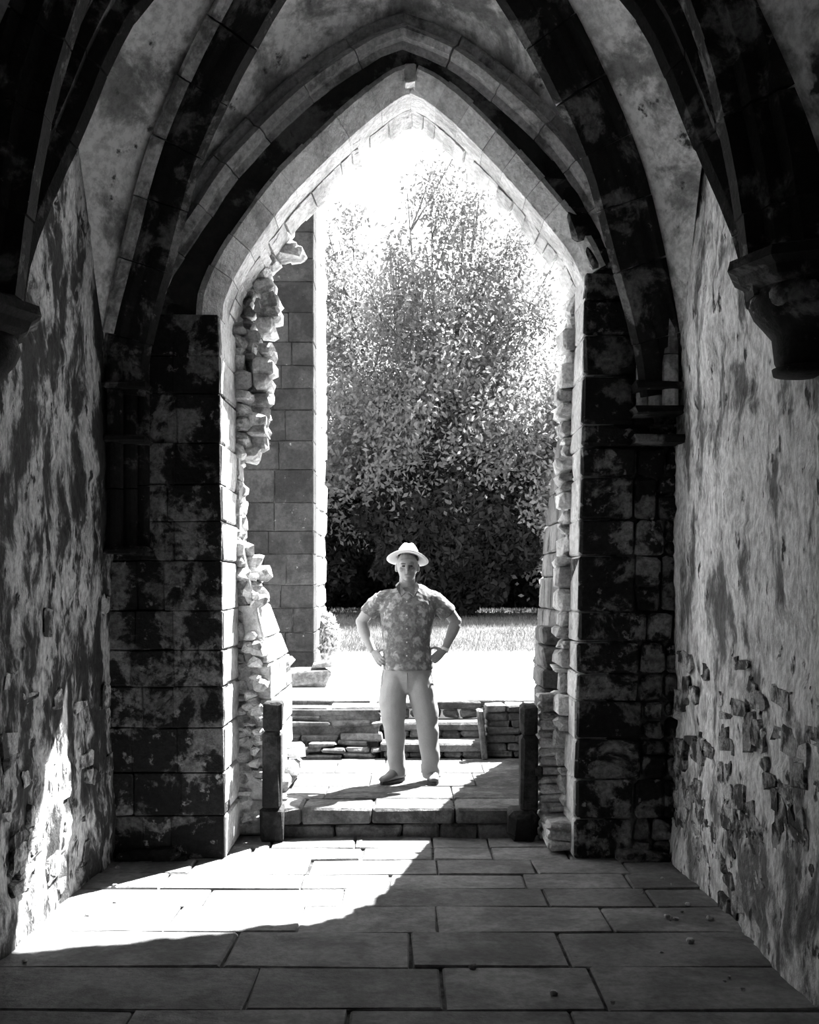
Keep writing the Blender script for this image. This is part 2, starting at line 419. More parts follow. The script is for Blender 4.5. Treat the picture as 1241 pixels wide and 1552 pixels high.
# transverse rib between the corbels
TP = [(-.2, -.05), (-.2, .07), (-.14, .09), (-.13, .15), (-.07, .17), (-.05, .24), (.05, .24), (.07, .17), (.13, .15), (.14, .09), (.2, .07), (.2, -.05)]
tc = cuts
t = thing('transverse_rib', 'dark heavy rib crossing the vault from corbel to corbel near the viewer', 'rib')
for X in (XL+.02, XR-.02):
    C = TN(YN, X)
    for a, b in zip(tc[:-1], tc[1:]):
        sweep('rib_stone', C, a, b, Vector((0, 1, 0)), TP, M_soot, t, Vector((-.1, YN, 2.3)), gap=.004, jit=.003, step=2 if b-a > 3 else 1)
# corner shafts where the far ribs gather
def shaft(label, X, sgn, zb, m):
    t = thing('corner_shaft', label, 'column')
    for (dx, dy, r) in ((.055, -.16, .05), (.13, -.09, .045), (.20, -.05, .04)):
        zs = [zb]
        while zs[-1] < ZS+.25: zs.append(zs[-1]+random.uniform(.28, .42))
        for z0, z1 in zip(zs[:-1], zs[1:]):
            V = []; n = 10
            for z in (z0+.004, z1-.004):
                for k in range(n): V.append((X+sgn*dx+r*math.cos(k*2*math.pi/n), YA+dy+r*math.sin(k*2*math.pi/n), z))
            link('shaft_drum', V, [[k, (k+1) % n, n+(k+1) % n, n+k] for k in range(n)]+[list(range(n))[::-1], list(range(n, 2*n))], m, t)
    for z in (zb, ZS-.30, ZS+.02):
        block('shaft_ring', X-sgn*.01, X+sgn*.26, YA-.225, YA-.0, z-.022, z+.022, M_soot, t, .02, .006)
    return t
shaft('black clustered shafts in the far left corner', XL, 1, 1.9, M_soot)
shaft('grey clustered shafts in the far right corner', XR, -1, 2.75, M_formeret)

# ------------------------------------------------------------------ corbels under the transverse rib
def corbel(label, X, sgn, ztop):
    t = thing('corbel', label, 'corbel')
    def ringpts(cx, r, z, n=24, sc=0., ph=0.):
        return [Vector((X-sgn*.02+sgn*(cx+r*(1+sc*abs(math.cos(2*a+ph)))*math.cos(a)), YN+r*(1+sc*abs(math.cos(2*a+ph)))*math.sin(a), z)) for a in (k*2*math.pi/n for k in range(n))]
    def loft(name, rings, smooth=True, m=M_soot):
        n = len(rings[0]); V = [v for r in rings for v in r]; fs = []
        for i in range(len(rings)-1):
            for k in range(n): fs.append([i*n+k, i*n+(k+1) % n, (i+1)*n+(k+1) % n, (i+1)*n+k])
        fs += [list(range(n))[::-1], [(len(rings)-1)*n+k for k in range(n)]]
        o = link(name, V, fs, m, t, smooth)
        bm = bmesh.new(); bm.from_mesh(o.data); bmesh.ops.recalc_face_normals(bm, faces=bm.faces); bm.to_mesh(o.data); bm.free()
    z = ztop
    loft('abacus', [ringpts(.03, .27, z, 8), ringpts(.03, .33, z-.02, 8), ringpts(.03, .34, z-.06, 8), ringpts(.03, .30, z-.085, 8), ringpts(.03, .285, z-.12, 8), ringpts(.03, .25, z-.14, 8)], False)
    loft('bell', [ringpts(.02, .235, z-.13), ringpts(.02, .235, z-.15, sc=.03), ringpts(.03, .225, z-.20, sc=.10), ringpts(.03, .20, z-.25, sc=.13), ringpts(.04, .165, z-.29, sc=.10), ringpts(.05, .135, z-.33), ringpts(.06, .12, z-.38), ringpts(.07, .105, z-.43), ringpts(.07, .095, z-.45)])
    loft('pendant', [ringpts(.07, .09, z-.445), ringpts(.07, .115, z-.455), ringpts(.07, .11, z-.48), ringpts(.07, .03, z-.495)])
    for k in range(5):      # scallops under the abacus
        a = -math.pi/2+math.pi*(k+.5)/5+(math.pi if sgn < 0 else 0)*0
        c = Vector((X+sgn*(.02+.185*math.cos(a)), YN+.185*math.sin(a), z-.185))
        bm = bmesh.new(); bmesh.ops.create_uvsphere(bm, u_segments=10, v_segments=7, radius=1)
        for v in bm.verts: v.co = Vector((v.co.x*.05, v.co.y*.07, v.co.z*.05))+c
        me = bpy.data.meshes.new('scallop'); bm.to_mesh(me); bm.free(); me.materials.append(M_scal); me.shade_smooth()
        o = bpy.data.objects.new('scallop', me); COL.objects.link(o); o.parent = t
corbel('carved dark corbel with scalloped bell on the right wall', XR, -1, 3.02)
corbel('dark corbel at the left edge of the picture on the left wall', XL, 1, 2.84)

# ------------------------------------------------------------------ passage floor: flagstones on a bed
def slab(name, x0, x1, y0, y1, z0, z1, m, parent=None):
    return link(name, [(x, y, z) for x in (x0, x1) for y in (y0, y1) for z in (z0, z1)], [[0, 1, 3, 2], [4, 6, 7, 5], [0, 4, 5, 1], [2, 3, 7, 6], [0, 2, 6, 4], [1, 5, 7, 3]], m, parent)
fl = slab('floor', -2.5, 2.3, -1.5, 7.6, -.3, -.018, M_mortar); tag(fl, kind='structure'); fl['label'] = 'stone flagged passage floor'
rows = [(7.60, 7.23, (-1.6, -.9, -.35, .15, .52, 1.1)), (7.23, 6.92, (-1.5, -1.0, -.3, .15, .52, 1.0)), (6.92, 6.57, (-1.3, -.6, .17, .75, 1.3)), (6.57, 6.25, (-1.4, -.11-.5, -.11, .66, 1.25)),
        (6.25, 5.91, (-1.1, -.36, .74, 1.3)), (5.91, 5.47, (-1.2, -.55, .14, 1.0)), (5.47, 4.96, (-.83, .01, .72)), (4.96, 4.46, (-.66, .14, .79)), (4.46, 3.95, (-1.09, -.24, .64)),
        (3.95, 3.4, (-.7, .1, .9)), (3.4, 2.9, (-1.0, -.2, .6)), (2.9, 2.3, (-.5, .4)), (2.3, 1.7, (-1., 0, .8)), (1.7, 1.1, (-.6, .4)), (1.1, .4, (-1., 0, 1.)), (.4, -.4, (-.6, .5)), (-.4, -1.4, (-1, 0, 1.))]
for ya, yb, js in rows:
    xs = [XL-.02]+list(js)+[XR+.02]; g = .005
    for x0, x1 in zip(xs[:-1], xs[1:]):
        ya2 = ya
        block('flagstone', x0+g, x1-g, yb+g, ya2-g, -.05, random.uniform(-.004, .004), M_flag, fl, .008, .006 if yb > 3 else .003)
# small loose pebbles by the walls
for k in range(24):
    s = random.choice((-1, 1)); x = (XL+.1+abs(random.gauss(0, .12))) if s < 0 else (XR-.12-abs(random.gauss(0, .2)))
    if k % 5 == 0: x = random.uniform(-1.5, 1.4)
    y = random.uniform(4.3, 6.8); r = random.uniform(.006, .018)
    o = block('pebble', x-r, x+r, y-r, y+r, 0, r*1.3, M_rubble, None, .006, .003)
    tag(o, 'tiny pale pebble lying on the flagstones of the passage', 'pebble', 'loose pebbles on the passage floor')
# fallen rubble along the wall feet
for k in range(14):
    x = XL+.08+random.uniform(0, .5) if k < 7 else jr(0)+random.uniform(-.02, .55)
    h = random.uniform(.03, .07)
    o = block('footing_stone', x-.09, x+.07, YA-.12, YA+.05, -.01, h, M_wall, wf, .02, .012)

# ------------------------------------------------------------------ landing (one step up) and its kerb
ZP = .20
ld = thing('stone_landing', 'raised paved landing in the archway where the man stands', 'step')
slab('bed', -1.3, 1.3, 7.6, 9.72, -.2, ZP-.02, M_mortar, ld)
xs = [-.86, -.72, -.25, .31, .80]
for x0, x1 in zip(xs[:-1], xs[1:]): block('kerb_stone', x0+.004, x1-.004, 7.50, 7.86, .095, ZP, M_out, ld, .014, .006)
xs = [-.86, -.5, -.05, .20, .46, .80]
for x0, x1 in zip(xs[:-1], xs[1:]): block('riser_stone', x0+.004, x1-.004, 7.52, 7.8, -.03, .088, M_out, ld, .016, .01)
for ya, yb, js in ((7.87, 8.35, (-.6, .31)), (8.35, 8.95, (-.3, .5)), (8.95, 9.42, (-.6, .1, .6)), (9.42, 9.7, (-.2, .45))):
    q = [-1.25]+list(js)+[1.25]
    for x0, x1 in zip(q[:-1], q[1:]): block('flagstone', x0+.003, x1-.003, ya+.003, yb-.003, ZP-.05, ZP, M_out, ld, .006, .003)

# ------------------------------------------------------------------ low door posts either side of the step
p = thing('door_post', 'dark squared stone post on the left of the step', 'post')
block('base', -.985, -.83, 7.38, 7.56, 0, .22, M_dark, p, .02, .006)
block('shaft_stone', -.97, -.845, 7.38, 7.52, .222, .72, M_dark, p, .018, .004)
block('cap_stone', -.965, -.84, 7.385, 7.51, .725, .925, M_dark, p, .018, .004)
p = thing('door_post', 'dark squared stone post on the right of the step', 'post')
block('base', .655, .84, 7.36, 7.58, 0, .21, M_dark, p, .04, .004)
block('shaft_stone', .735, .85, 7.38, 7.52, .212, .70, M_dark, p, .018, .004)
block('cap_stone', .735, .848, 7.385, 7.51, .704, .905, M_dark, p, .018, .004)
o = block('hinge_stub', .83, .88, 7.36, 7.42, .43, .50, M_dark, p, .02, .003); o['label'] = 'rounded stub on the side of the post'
for k in range(16):     # rubble between right post and reveal, foot of right jamb
    z = .02+k*.06
    block('broken_stone', .86, 1.06, 7.40, 7.56, z, z+.055, M_rubble, wf, .02, .01)
    if k < 3: block('footing_stone', .87, 1.07, 7.05, 7.42, z, z+.055, M_rubble, wf, .02, .012)

# ------------------------------------------------------------------ outer buttresses
def tab(v, T):
    return float(np.interp(v, [a for a, _ in T], [b for _, b in T]))
def buttress(label, faceT, endT, sgn, ztop, m, thick=.55):
    t = thing('buttress', label, 'buttress')
    z = 0.
    while z < ztop-.03:
        h = random.uniform(.16, .26); z1 = min(z+h, ztop); u = 0.
        L = tab(z, endT)-YB-.02; n = max(1, round(L/.42)); cutu = [0]+[(k+random.uniform(-.15, .15))/n for k in range(1, n)]+[1]
        for a, b in zip(cutu[:-1], cutu[1:]):
            g = .004
            def fn(x, y, zz, sgn=sgn): return (sgn*(tab(zz, faceT)+x), YB+.02+y*(tab(zz, endT)-YB-.02), zz)
            block('ashlar_stone', 0, thick, a+g/max(L, .1), b-g/max(L, .1), z+g, z1-g, m, t, .012, .004, fn=fn)
        z = z1
    return t
lb = buttress('pale sunlit buttress with sloping top left of the landing', [(0, .92), (1.11, .92), (1.96, 1.14), (3, 1.16)], [(0, 8.85), (1.11, 8.85), (1.13, 8.78), (1.96, 7.92), (3.3, 7.66)], -1, 3.2, M_light)
block('coping_stone', -1.3, -.905, 8.45, 8.92, 1.05, 1.14, M_light, lb, .03, .006)
for k in range(3): block('plinth_stone', -1.2, -.86+.03*k, 8.1+k*.2, 8.75-.05*k, ZP+k*.09, ZP+.09+k*.09, M_rubble, lb, .03, .02)
rb = buttress('stepped buttress mostly hidden behind the right door post', [(0, 1.10), (4, 1.12)], [(0, 9.95), (1.04, 9.92), (2.05, 9.30), (2.55, 8.77), (3.21, 7.89), (3.4, 7.7)], 1, 3.4, M_out)
for k in range(26):     # stones added along the buttress slope to roughen its cast shadow
    zz = 1.0+k*.09+random.uniform(-.03, .03); ye = tab(zz, [(0, 9.95), (1.04, 9.92), (2.05, 9.30), (2.55, 8.77), (3.21, 7.89), (3.4, 7.7)]); r = random.uniform(.05, .11)
    block('broken_stone', 1.13, 1.4, ye-.08, ye+r, zz-r*.6, zz+r*.6, M_out, rb, .03, .03)
for k in range(34):     # broken face where the left buttress meets the jamb
    zz = random.uniform(.08, 1.75); xx = random.uniform(-1.08, -.97); r = random.uniform(.025, .05)
    block('broken_stone', xx-r, xx+r, 7.47, 7.62, zz-r*.7, zz+r*.7, M_rubble, lb, .02, .016)
z = ZP
while z < 1.38:
    z1 = min(z+random.uniform(.12, .2), 1.4)
    block('stub_stone', .975, 1.16, 8.2, 8.75+random.uniform(-.04, .04), z+.004, z1-.004, M_out, rb, .02, .01); z = z1

# ------------------------------------------------------------------ steps to the terrace
ZB = .638
st = thing('stone_steps', 'three worn stone steps rising behind the man to the terrace', 'steps')
for k, (a, b) in enumerate(((9.75, .28), (10.05, .43), (10.32, .59))): slab('core', -.24, .65, a, 10.6, 0, b, M_mortar, st)
for i, (yf, z0, z1) in enumerate(((9.66, .20, .333), (9.95, .333, .48), (10.25, .48, ZB))):
    xs = [-.25, .12+random.uniform(-.05, .05), .66]
    if i == 2: xs = [-.3, .2, .66]
    for x0, x1 in zip(xs[:-1], xs[1:]): block('tread_stone', x0+.003, x1-.003, yf, yf+.42, z1-.07, z1, M_out, st, .014, .006)
    xs = [-.22, 0, .3, .46, .64]
    for x0, x1 in zip(xs[:-1], xs[1:]): block('riser_stone', x0+.004, x1-.004, yf+.03, yf+.25, z0+.002, z1-.074, M_out, st, .02, .008)
block('side_slab', .60, .655, 9.6, 9.75, ZP, ZB-.01, M_out, st, .012, .004, skew=-.10)
dw = thing('dry_stone_bank', 'collapsed bank of thin flat slabs left of the steps', 'wall')
slab('core', -1.2, -.27, 9.86, 10.7, 0, .6, M_out, dw)
z = ZP
while z < ZB-.03:
    h = random.uniform(.035, .06); x = -1.15
    while x < -.3:
        ww = random.uniform(.16, .5); f = 9.62+(z-ZP)*.75+random.uniform(-.05, .06)
        if random.random() < .88: block('flat_stone', x, min(x+ww, -.24), f, f+.35, z, z+h*random.uniform(.75, 1), M_out, dw, .012, .012, skew=random.uniform(-.2, .2))
        x += ww+random.uniform(.004, .03)
    z += h
rw = thing('dry_stone_wall', 'low wall of thin slabs between the steps and the right door post', 'wall')
slab('core', .68, 1.3, 9.85, 10.6, 0, .6, M_mortar, rw)
z = ZP
while z < ZB-.03:
    h = random.uniform(.05, .08); x = .67
    while x < 1.3:
        ww = random.uniform(.14, .3); f = 9.70+random.uniform(-.02, .03)
        block('flat_stone', x, x+ww, f, f+.3, z+.003, z+h, M_out, rw, .012, .008); x += ww+.006
    z += h

# ------------------------------------------------------------------ terrace, lawn
te = slab('terrace', -9, 9, 10.3, 17.9, .2, ZB-.03, M_pave); tag(te, kind='structure'); te['label'] = 'sunlit pale paved terrace above the steps'
y = 10.27
for k in range(16):
    h = random.uniform(.4, .5); x = -2.7+random.uniform(0, .4); y2 = y+h
    if k == 0: x = -1.3
    while x < 2.9:
        ww = random.uniform(.6, 1.0)
        if not (k == 0 and -.34 < x+ww/2 < .7): block('paving_stone', x+.004, x+ww-.004, y+.004, y2-.004, ZB-.06, ZB+random.uniform(-.003, .003)+(.0 if k else .008), M_pave if k else M_out, te, .008, .003)
        x += ww
    y = y2
def gz(x, y): return ZB-.01+(max(0, y-17)/13)*.30+.05*nz3(x, y, 0, .3, 3)*min(1, max(0, (y-17.5)/3))
vs = []; fs = []; xs = list(np.arange(-30, 30.1, .6)); ys = list(np.arange(17.5, 60, .6))
for y in ys:
    for x in xs: vs.append((x, y, gz(x, y)))
n = len(xs)
for j in range(len(ys)-1):
    for i in range(n-1): fs.append([j*n+i, j*n+i+1, (j+1)*n+i+1, (j+1)*n+i])
lw = link('lawn', vs, fs, M_lawn, None, True); tag(lw, kind='structure'); lw['label'] = 'gently rising lawn beyond the terrace'
g0 = slab('ground', -30, 30, 7.0, 60, -.6, -.3, M_lawn); tag(g0, kind='structure')
def quads(name, P, A, B, m, parent=None):
    "P centres, A half length vectors, B half width vectors: rhombic leaves"
    n = len(P); V = np.empty((n, 4, 3)); V[:, 0] = P-A; V[:, 1] = P+B; V[:, 2] = P+A; V[:, 3] = P-B
    me = bpy.data.meshes.new(name); me.vertices.add(n*4); me.vertices.foreach_set('co', V.reshape(-1).astype(np.float32))
    me.loops.add(n*4); me.loops.foreach_set('vertex_index', np.arange(n*4, dtype=np.int32))
    me.polygons.add(n); me.polygons.foreach_set('loop_start', np.arange(0, n*4, 4, dtype=np.int32))
    me.update(); me.validate(); me.materials.append(m)
    o = bpy.data.objects.new(name, me); COL.objects.link(o)
    if parent is not None: o.parent = parent
    return o
def leaf_mat(name, v, tr):
    m = bpy.data.materials.new(name); m.use_nodes = True; nt = m.node_tree; N = nt.nodes; L = nt.links
    N.remove(N['Principled BSDF']); out = N['Material Output']
    d = N.new('ShaderNodeBsdfDiffuse'); t = N.new('ShaderNodeBsdfTranslucent'); mx = N.new('ShaderNodeMixShader'); mx.inputs[0].default_value = tr
    n = N.new('ShaderNodeTexNoise'); n.inputs['Scale'].default_value = .8; g = N.new('ShaderNodeNewGeometry'); L.new(g.outputs['Position'], n.inputs['Vector'])
    r = N.new('ShaderNodeMapRange'); r.inputs[1].default_value = .3; r.inputs[2].default_value = .7; r.inputs[3].default_value = v*.7; r.inputs[4].default_value = v*1.3
    L.new(n.outputs['Fac'], r.inputs[0]); L.new(r.outputs[0], d.inputs[0]); L.new(r.outputs[0], t.inputs[0])
    L.new(d.outputs[0], mx.inputs[1]); L.new(t.outputs[0], mx.inputs[2]); L.new(mx.outputs[0], out.inputs[0]); return m
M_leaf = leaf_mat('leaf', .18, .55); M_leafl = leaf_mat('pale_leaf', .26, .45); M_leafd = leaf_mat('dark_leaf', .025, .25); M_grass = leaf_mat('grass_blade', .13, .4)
M_bark = mat('bark', .04, .12, 6, .5, .15, .6, .2)
# rough grass of the lawn
n = 60000; x = rng.uniform(-5, 6, n); y = 17.7+rng.random(n)**1.3*15
zz = ZB-.01+(np.maximum(0, y-17)/13)*.30
h = rng.uniform(.02, .07, n); P = np.stack([x, y, zz+h], 1); A = np.stack([rng.normal(0, .02, n), rng.normal(0, .02, n), h], 1)
th = rng.uniform(0, 6.28, n); B = np.stack([np.cos(th)*.006, np.sin(th)*.006, np.zeros(n)], 1)
tag(quads('grass', P, A, B, M_grass), 'short sunlit grass covering the lawn beyond the terrace', 'grass', kind='stuff')

# ------------------------------------------------------------------ tall ruined pillar
pl = thing('ruined_pillar', 'tall masonry pier with shaded front and one sunlit edge left beyond the landing', 'pillar')
PX, PY0, PY1 = -1.04, 12.2, 14.1
slab('core', -3.2, PX-.02, PY0+.02, PY1-.02, .5, 11, M_mortar, pl)
z = ZB
while z < 7.4:
    h = random.uniform(.2, .36); x = PX
    first = True
    while x > -2.3:
        ww = random.uniform(.2, .5); d = random.uniform(-.008, .008)
        if first: block('pier_stone', x-ww, x, PY0+d, PY0+.42, z+.002, z+h-.002, M_pillar_shade, pl, .008, .004)
        else: block('pier_stone', x-ww, x-.008, PY0+d, PY0+.2, z+.002, z+h-.002, M_pillar_shade, pl, .008, .004)
        x -= ww; first = False
    y = PY0+.425
    while y < PY1:
        ww = min(random.uniform(.3, .6), PY1-y+.01)
        block('pier_stone', PX-.25, PX+random.uniform(-.01, .01), y, y+ww-.008, z+.005, z+h-.005, M_light, pl, .03, .012); y += ww  # pale stones paint the sun on the right face
    z += h
while z < 11: block('pier_stone', -3.2, PX, PY0, PY1, z, z+.4, M_pillar_shade, pl, .02, .006); z += .405
o = block('fallen_block', -1.33, -.83, 11.65, 12.1, ZB, ZB+.19, M_out, None, .05, .03); tag(o, 'weathered loose stone block at the foot of the shaded pier', 'stone')
o = block('fallen_block', -1.02, -.80, 11.75, 12.05, ZB+.192, ZB+.25, M_out, None, .03, .015); tag(o, 'thin stone lying on the loose block by the pier', 'stone')
# plant growing against the pier
n = 2600; c = W(497, 962, 13.4); u = rng.normal(0, 1, (n, 3)); u /= np.linalg.norm(u, axis=1)[:, None]; P = np.array([c.x-.02, 13.3, c.z-.02])+u*rng.random((n, 1))**.4*np.array([.17, .25, .30])
A = rng.normal(0, .022, (n, 3)); B = rng.normal(0, .012, (n, 3))
sh = thing('wall_shrub', 'small round pale shrub growing against the base of the pier', 'shrub')
tag(quads('foliage', P, A, B, M_leafl, sh), kind='stuff')
def tube(path, radii, n=7):
    V = []; Fc = []
    for i, p in enumerate(path):
        T = (path[min(i+1, len(path)-1)]-path[max(i-1, 0)]).normalized(); a = T.orthogonal().normalized(); b = T.cross(a)
        for k in range(n): V.append(p+(a*math.cos(k*2*math.pi/n)+b*math.sin(k*2*math.pi/n))*radii[i])
    for i in range(len(path)-1):
        for k in range(n): Fc.append([i*n+k, i*n+(k+1) % n, (i+1)*n+(k+1) % n, (i+1)*n+k])
    Fc += [list(range(n))[::-1], [(len(path)-1)*n+k for k in range(n)]]
    return V, Fc
V, Fc = tube([Vector((PX-.02, 13.3, ZB)), Vector((PX+.06, 13.3, ZB+.3)), Vector((PX+.1, 13.3, ZB+.42))], [.02, .015, .01]); link('stem', V, Fc, M_bark, sh)

# ------------------------------------------------------------------ trees and hedge
def tree(label, x, y, H, R, zlow, nstem, nleaf, lm, size, top_thin=.5, lean=1., stems_dark=True, cluster=700):
    t = thing('tree', label, 'tree', None)
    z0 = gz(x, y)-.05
    V, Fc = tube([Vector((x, y, z0)), Vector((x, y, z0+.7)), Vector((x+.05, y, z0+1.4))], [.26, .2, .16], 10); link('trunk', V, Fc, M_bark, t)
    tips = []
    for k in range(nstem):
        a = k*2*math.pi/nstem+random.uniform(-.3, .3); sp = R*random.uniform(.25, .8); hh = H*random.uniform(.78, 1.0)*(1-.25*(sp/R)**2)
        pts = crv([Vector((x, y, z0+.8)), Vector((x+math.cos(a)*sp*.3, y+math.sin(a)*sp*.3, z0+hh*.35)), Vector((x+math.cos(a)*sp*.7, y+math.sin(a)*sp*.7, z0+hh*.7)), Vector((x+math.cos(a)*sp, y+math.sin(a)*sp, z0+hh))], 10)
        V, Fc = tube(pts, [max(.012, .11*(1-i/10.5)) for i in range(11)], 6); b = link('branch', V, Fc, M_bark, t)
        tv, tf = [], []
        for q in range(9):
            i = random.randint(3, 9); p = pts[i]; a2 = a+random.uniform(-1.6, 1.6); l = R*random.uniform(.2, .5)
            e = p+Vector((math.cos(a2)*l*.7, math.sin(a2)*l*.7, l*random.uniform(.5, 1.3)))
            v2, f2 = tube([p, (p+e)/2+Vector((0, 0, -.05)), e], [.03, .02, .007], 5); k0 = len(tv); tv += v2; tf += [[w_+k0 for w_ in f] for f in f2]
            tips.append(e)
            for r_ in (.4, .7, 1.0): tips.append(p.lerp(e, r_))
        tag(link('twigs', tv, tf, M_bark, b), kind='stuff')
    # leaf clusters: around twigs and through the crown
    nc = cluster; u = rng.normal(0, 1, (nc, 3)); u /= np.linalg.norm(u, axis=1)[:, None]
    rr = rng.random((nc, 1))**.38; cz = z0+zlow+(H-zlow)*.42
    Cc = np.array([x, y, cz])+u*rr*np.array([R, R, 1])*np.where(u[:, 2:3] > 0, np.array([[1, 1, (H-zlow)*.56]]), np.array([[1, 1, (H-zlow)*.42]]))
    q = (Cc[:, 2]-z0)/H; keep = rng.random(nc) > top_thin*np.clip((q-.3)/.45, 0, 1); Cc = Cc[keep]
    Tt = np.array([tuple(p) for p in tips]); Cc = np.vstack([Cc, Tt])
    Cc = np.vstack([Cc, Cc[(Cc[:, 2]-z0)/H < .5]]); ii = rng.integers(0, len(Cc), nleaf); P = Cc[ii]+rng.normal(0, .30, (nleaf, 3))
    A = rng.normal(0, 1, (nleaf, 3)); A /= np.linalg.norm(A, axis=1)[:, None]; s = rng.uniform(.6, 1.3, (nleaf, 1))*size; A = A*s
    B = rng.normal(0, 1, (nleaf, 3)); B -= (B*A).sum(1)[:, None]*A/(s**2); B /= np.linalg.norm(B, axis=1)[:, None]; B *= s*.5
    tag(quads('foliage', P, A, B, lm, t), kind='stuff')
    return t
tree('large many-stemmed leafy tree behind the man filling the archway', .8, 30.5, 12.3, 4.6, 1.2, 18, 130000, M_leaf, .080, 1.0, cluster=1300)
tree('leafy tree left of the large one partly behind the pier', -4.6, 33.5, 10.0, 3.6, .8, 9, 70000, M_leaf, .075, .9, cluster=800)
tree('paler tree right of the large one beside the right jamb', 4.6, 28.5, 6.9, 2.1, .8, 9, 30000, M_leafl, .085, .35, cluster=420)
tree('tall tree far right hidden by the right jamb', 8.8, 33, 11, 3.8, .8, 9, 50000, M_leaf, .09, .5, cluster=600)
for lab, x, y, H, R_, nl in (('added dark bush for the shade under the big tree right behind the man', 1.1, 28.6, 4.6, 2.3, 42000), ('added dark bush for the shade under the trees next to the pier', -2.9, 30.5, 4.4, 2.2, 36000), ('added dark bush for the shade by the paler tree at the right jamb', 4.6, 30.2, 4.6, 2.2, 36000)):
    t = thing('shade_bush', lab, 'bush'); z0 = gz(x, y)  # dark-leaved bush added to deepen the shade below the crowns
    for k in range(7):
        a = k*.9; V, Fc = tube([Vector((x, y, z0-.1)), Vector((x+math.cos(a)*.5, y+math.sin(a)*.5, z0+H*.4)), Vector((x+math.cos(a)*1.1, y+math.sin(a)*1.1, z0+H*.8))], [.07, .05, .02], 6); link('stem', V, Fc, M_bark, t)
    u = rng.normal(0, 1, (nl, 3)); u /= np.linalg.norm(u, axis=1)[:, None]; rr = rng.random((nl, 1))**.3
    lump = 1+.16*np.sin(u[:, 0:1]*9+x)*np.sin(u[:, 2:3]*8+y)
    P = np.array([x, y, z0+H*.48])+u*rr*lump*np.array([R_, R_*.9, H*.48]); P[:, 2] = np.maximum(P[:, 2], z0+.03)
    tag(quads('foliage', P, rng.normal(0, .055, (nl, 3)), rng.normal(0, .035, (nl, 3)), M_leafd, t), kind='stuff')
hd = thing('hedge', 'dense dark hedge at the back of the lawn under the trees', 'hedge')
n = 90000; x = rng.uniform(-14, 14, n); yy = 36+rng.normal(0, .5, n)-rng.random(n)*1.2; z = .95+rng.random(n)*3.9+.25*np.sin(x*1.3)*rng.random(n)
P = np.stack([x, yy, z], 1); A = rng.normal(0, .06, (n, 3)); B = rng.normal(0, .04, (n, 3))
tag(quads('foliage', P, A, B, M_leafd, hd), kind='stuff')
slab('twig_core', -14, 14, 36.2, 37.2, .7, 4.6, M_mortar, hd)

# ------------------------------------------------------------------ the man
MY = 8.54
def J(px, py, dy=0.): p = W(px, py, MY); p.y += dy; return p
def loft(bm, path, rad, n=16, up=None):
    "rad: (side radius, depth radius) per point; side axis is X-ish perpendicular to path"
    rings = []
    for i, p in enumerate(path):
        T = (path[min(i+1, len(path)-1)]-path[max(i-1, 0)]).normalized()
        b = Vector((0, 1, 0)) if up is None else up
        b = (b-T*b.dot(T)).normalized(); a = T.cross(b).normalized()
        r = rad[i]; r = (r, r) if isinstance(r, (int, float)) else r
        rings.append([bm.verts.new(p+a*r[0]*math.cos(k*2*math.pi/n)+b*r[1]*math.sin(k*2*math.pi/n)) for k in range(n)])
    for i in range(len(rings)-1):
        for k in range(n): bm.faces.new([rings[i][k], rings[i][(k+1) % n], rings[i+1][(k+1) % n], rings[i+1][k]])
    bm.faces.new(rings[0][::-1]); bm.faces.new(rings[-1])
def ball(bm, c, r, M_=None):
    g = bmesh.ops.create_uvsphere(bm, u_segments=16, v_segments=12, radius=1)
    for v in g['verts']:
        q = Vector((v.co.x*r[0], v.co.y*r[1], v.co.z*r[2]))
        if M_ is not None: q = M_ @ q
        v.co = q+c
def remesh(name, bm, voxel, m, parent, smooth_it=4, disp=None, fac=.5):
    bmesh.ops.recalc_face_normals(bm, faces=bm.faces)
    me = bpy.data.meshes.new(name); bm.to_mesh(me); bm.free()
    t = bpy.data.objects.new('tmp', me); COL.objects.link(t)
    a = t.modifiers.new('r', 'REMESH'); a.mode = 'VOXEL'; a.voxel_size = voxel
    if smooth_it:
        s = t.modifiers.new('s', 'SMOOTH'); s.factor = fac; s.iterations = smooth_it
    dg = bpy.context.evaluated_depsgraph_get(); me2 = bpy.data.meshes.new_from_object(t.evaluated_get(dg))
    bpy.data.objects.remove(t); me2.name = name
    if disp:
        nn = len(me2.vertices); co = np.empty(nn*3, np.float32); no = np.empty(nn*3, np.float32)
        me2.vertices.foreach_get('co', co); me2.vertices.foreach_get('normal', no); co = co.reshape(-1, 3); no = no.reshape(-1, 3)
        dd = np.array([disp(Vector(c.tolist())) for c in co])[:, None]; me2.vertices.foreach_set('co', (co+no*dd).reshape(-1).astype(np.float32))
    me2.materials.clear(); me2.materials.append(m); me2.shade_smooth()
    o = bpy.data.objects.new(name, me2); COL.objects.link(o); o.parent = parent; return o
man = thing('person', 'man in pale brimmed hat and floral short-sleeved shirt standing hands on hips', 'person')
M_skin = plain('skin', .24, .55); M_hat = plain('hat_straw', .55, .9); M_band = plain('hat_band', .5, .8)
M_trou = plain('trouser_cotton', .28, .9); M_shoe = plain('shoe_leather', .10, .45, .5); M_sole = plain('shoe_sole', .04, .6); M_hair = plain('grey_hair', .32, .8)
M_eye = plain('dark_eye', .02, .3); M_lip = plain('lip', .16, .5); M_brow = plain('eyebrow', .12, .8); M_steel = plain('watch_metal', .6, .3, .8); M_button = plain('shirt_button', .5, .4)
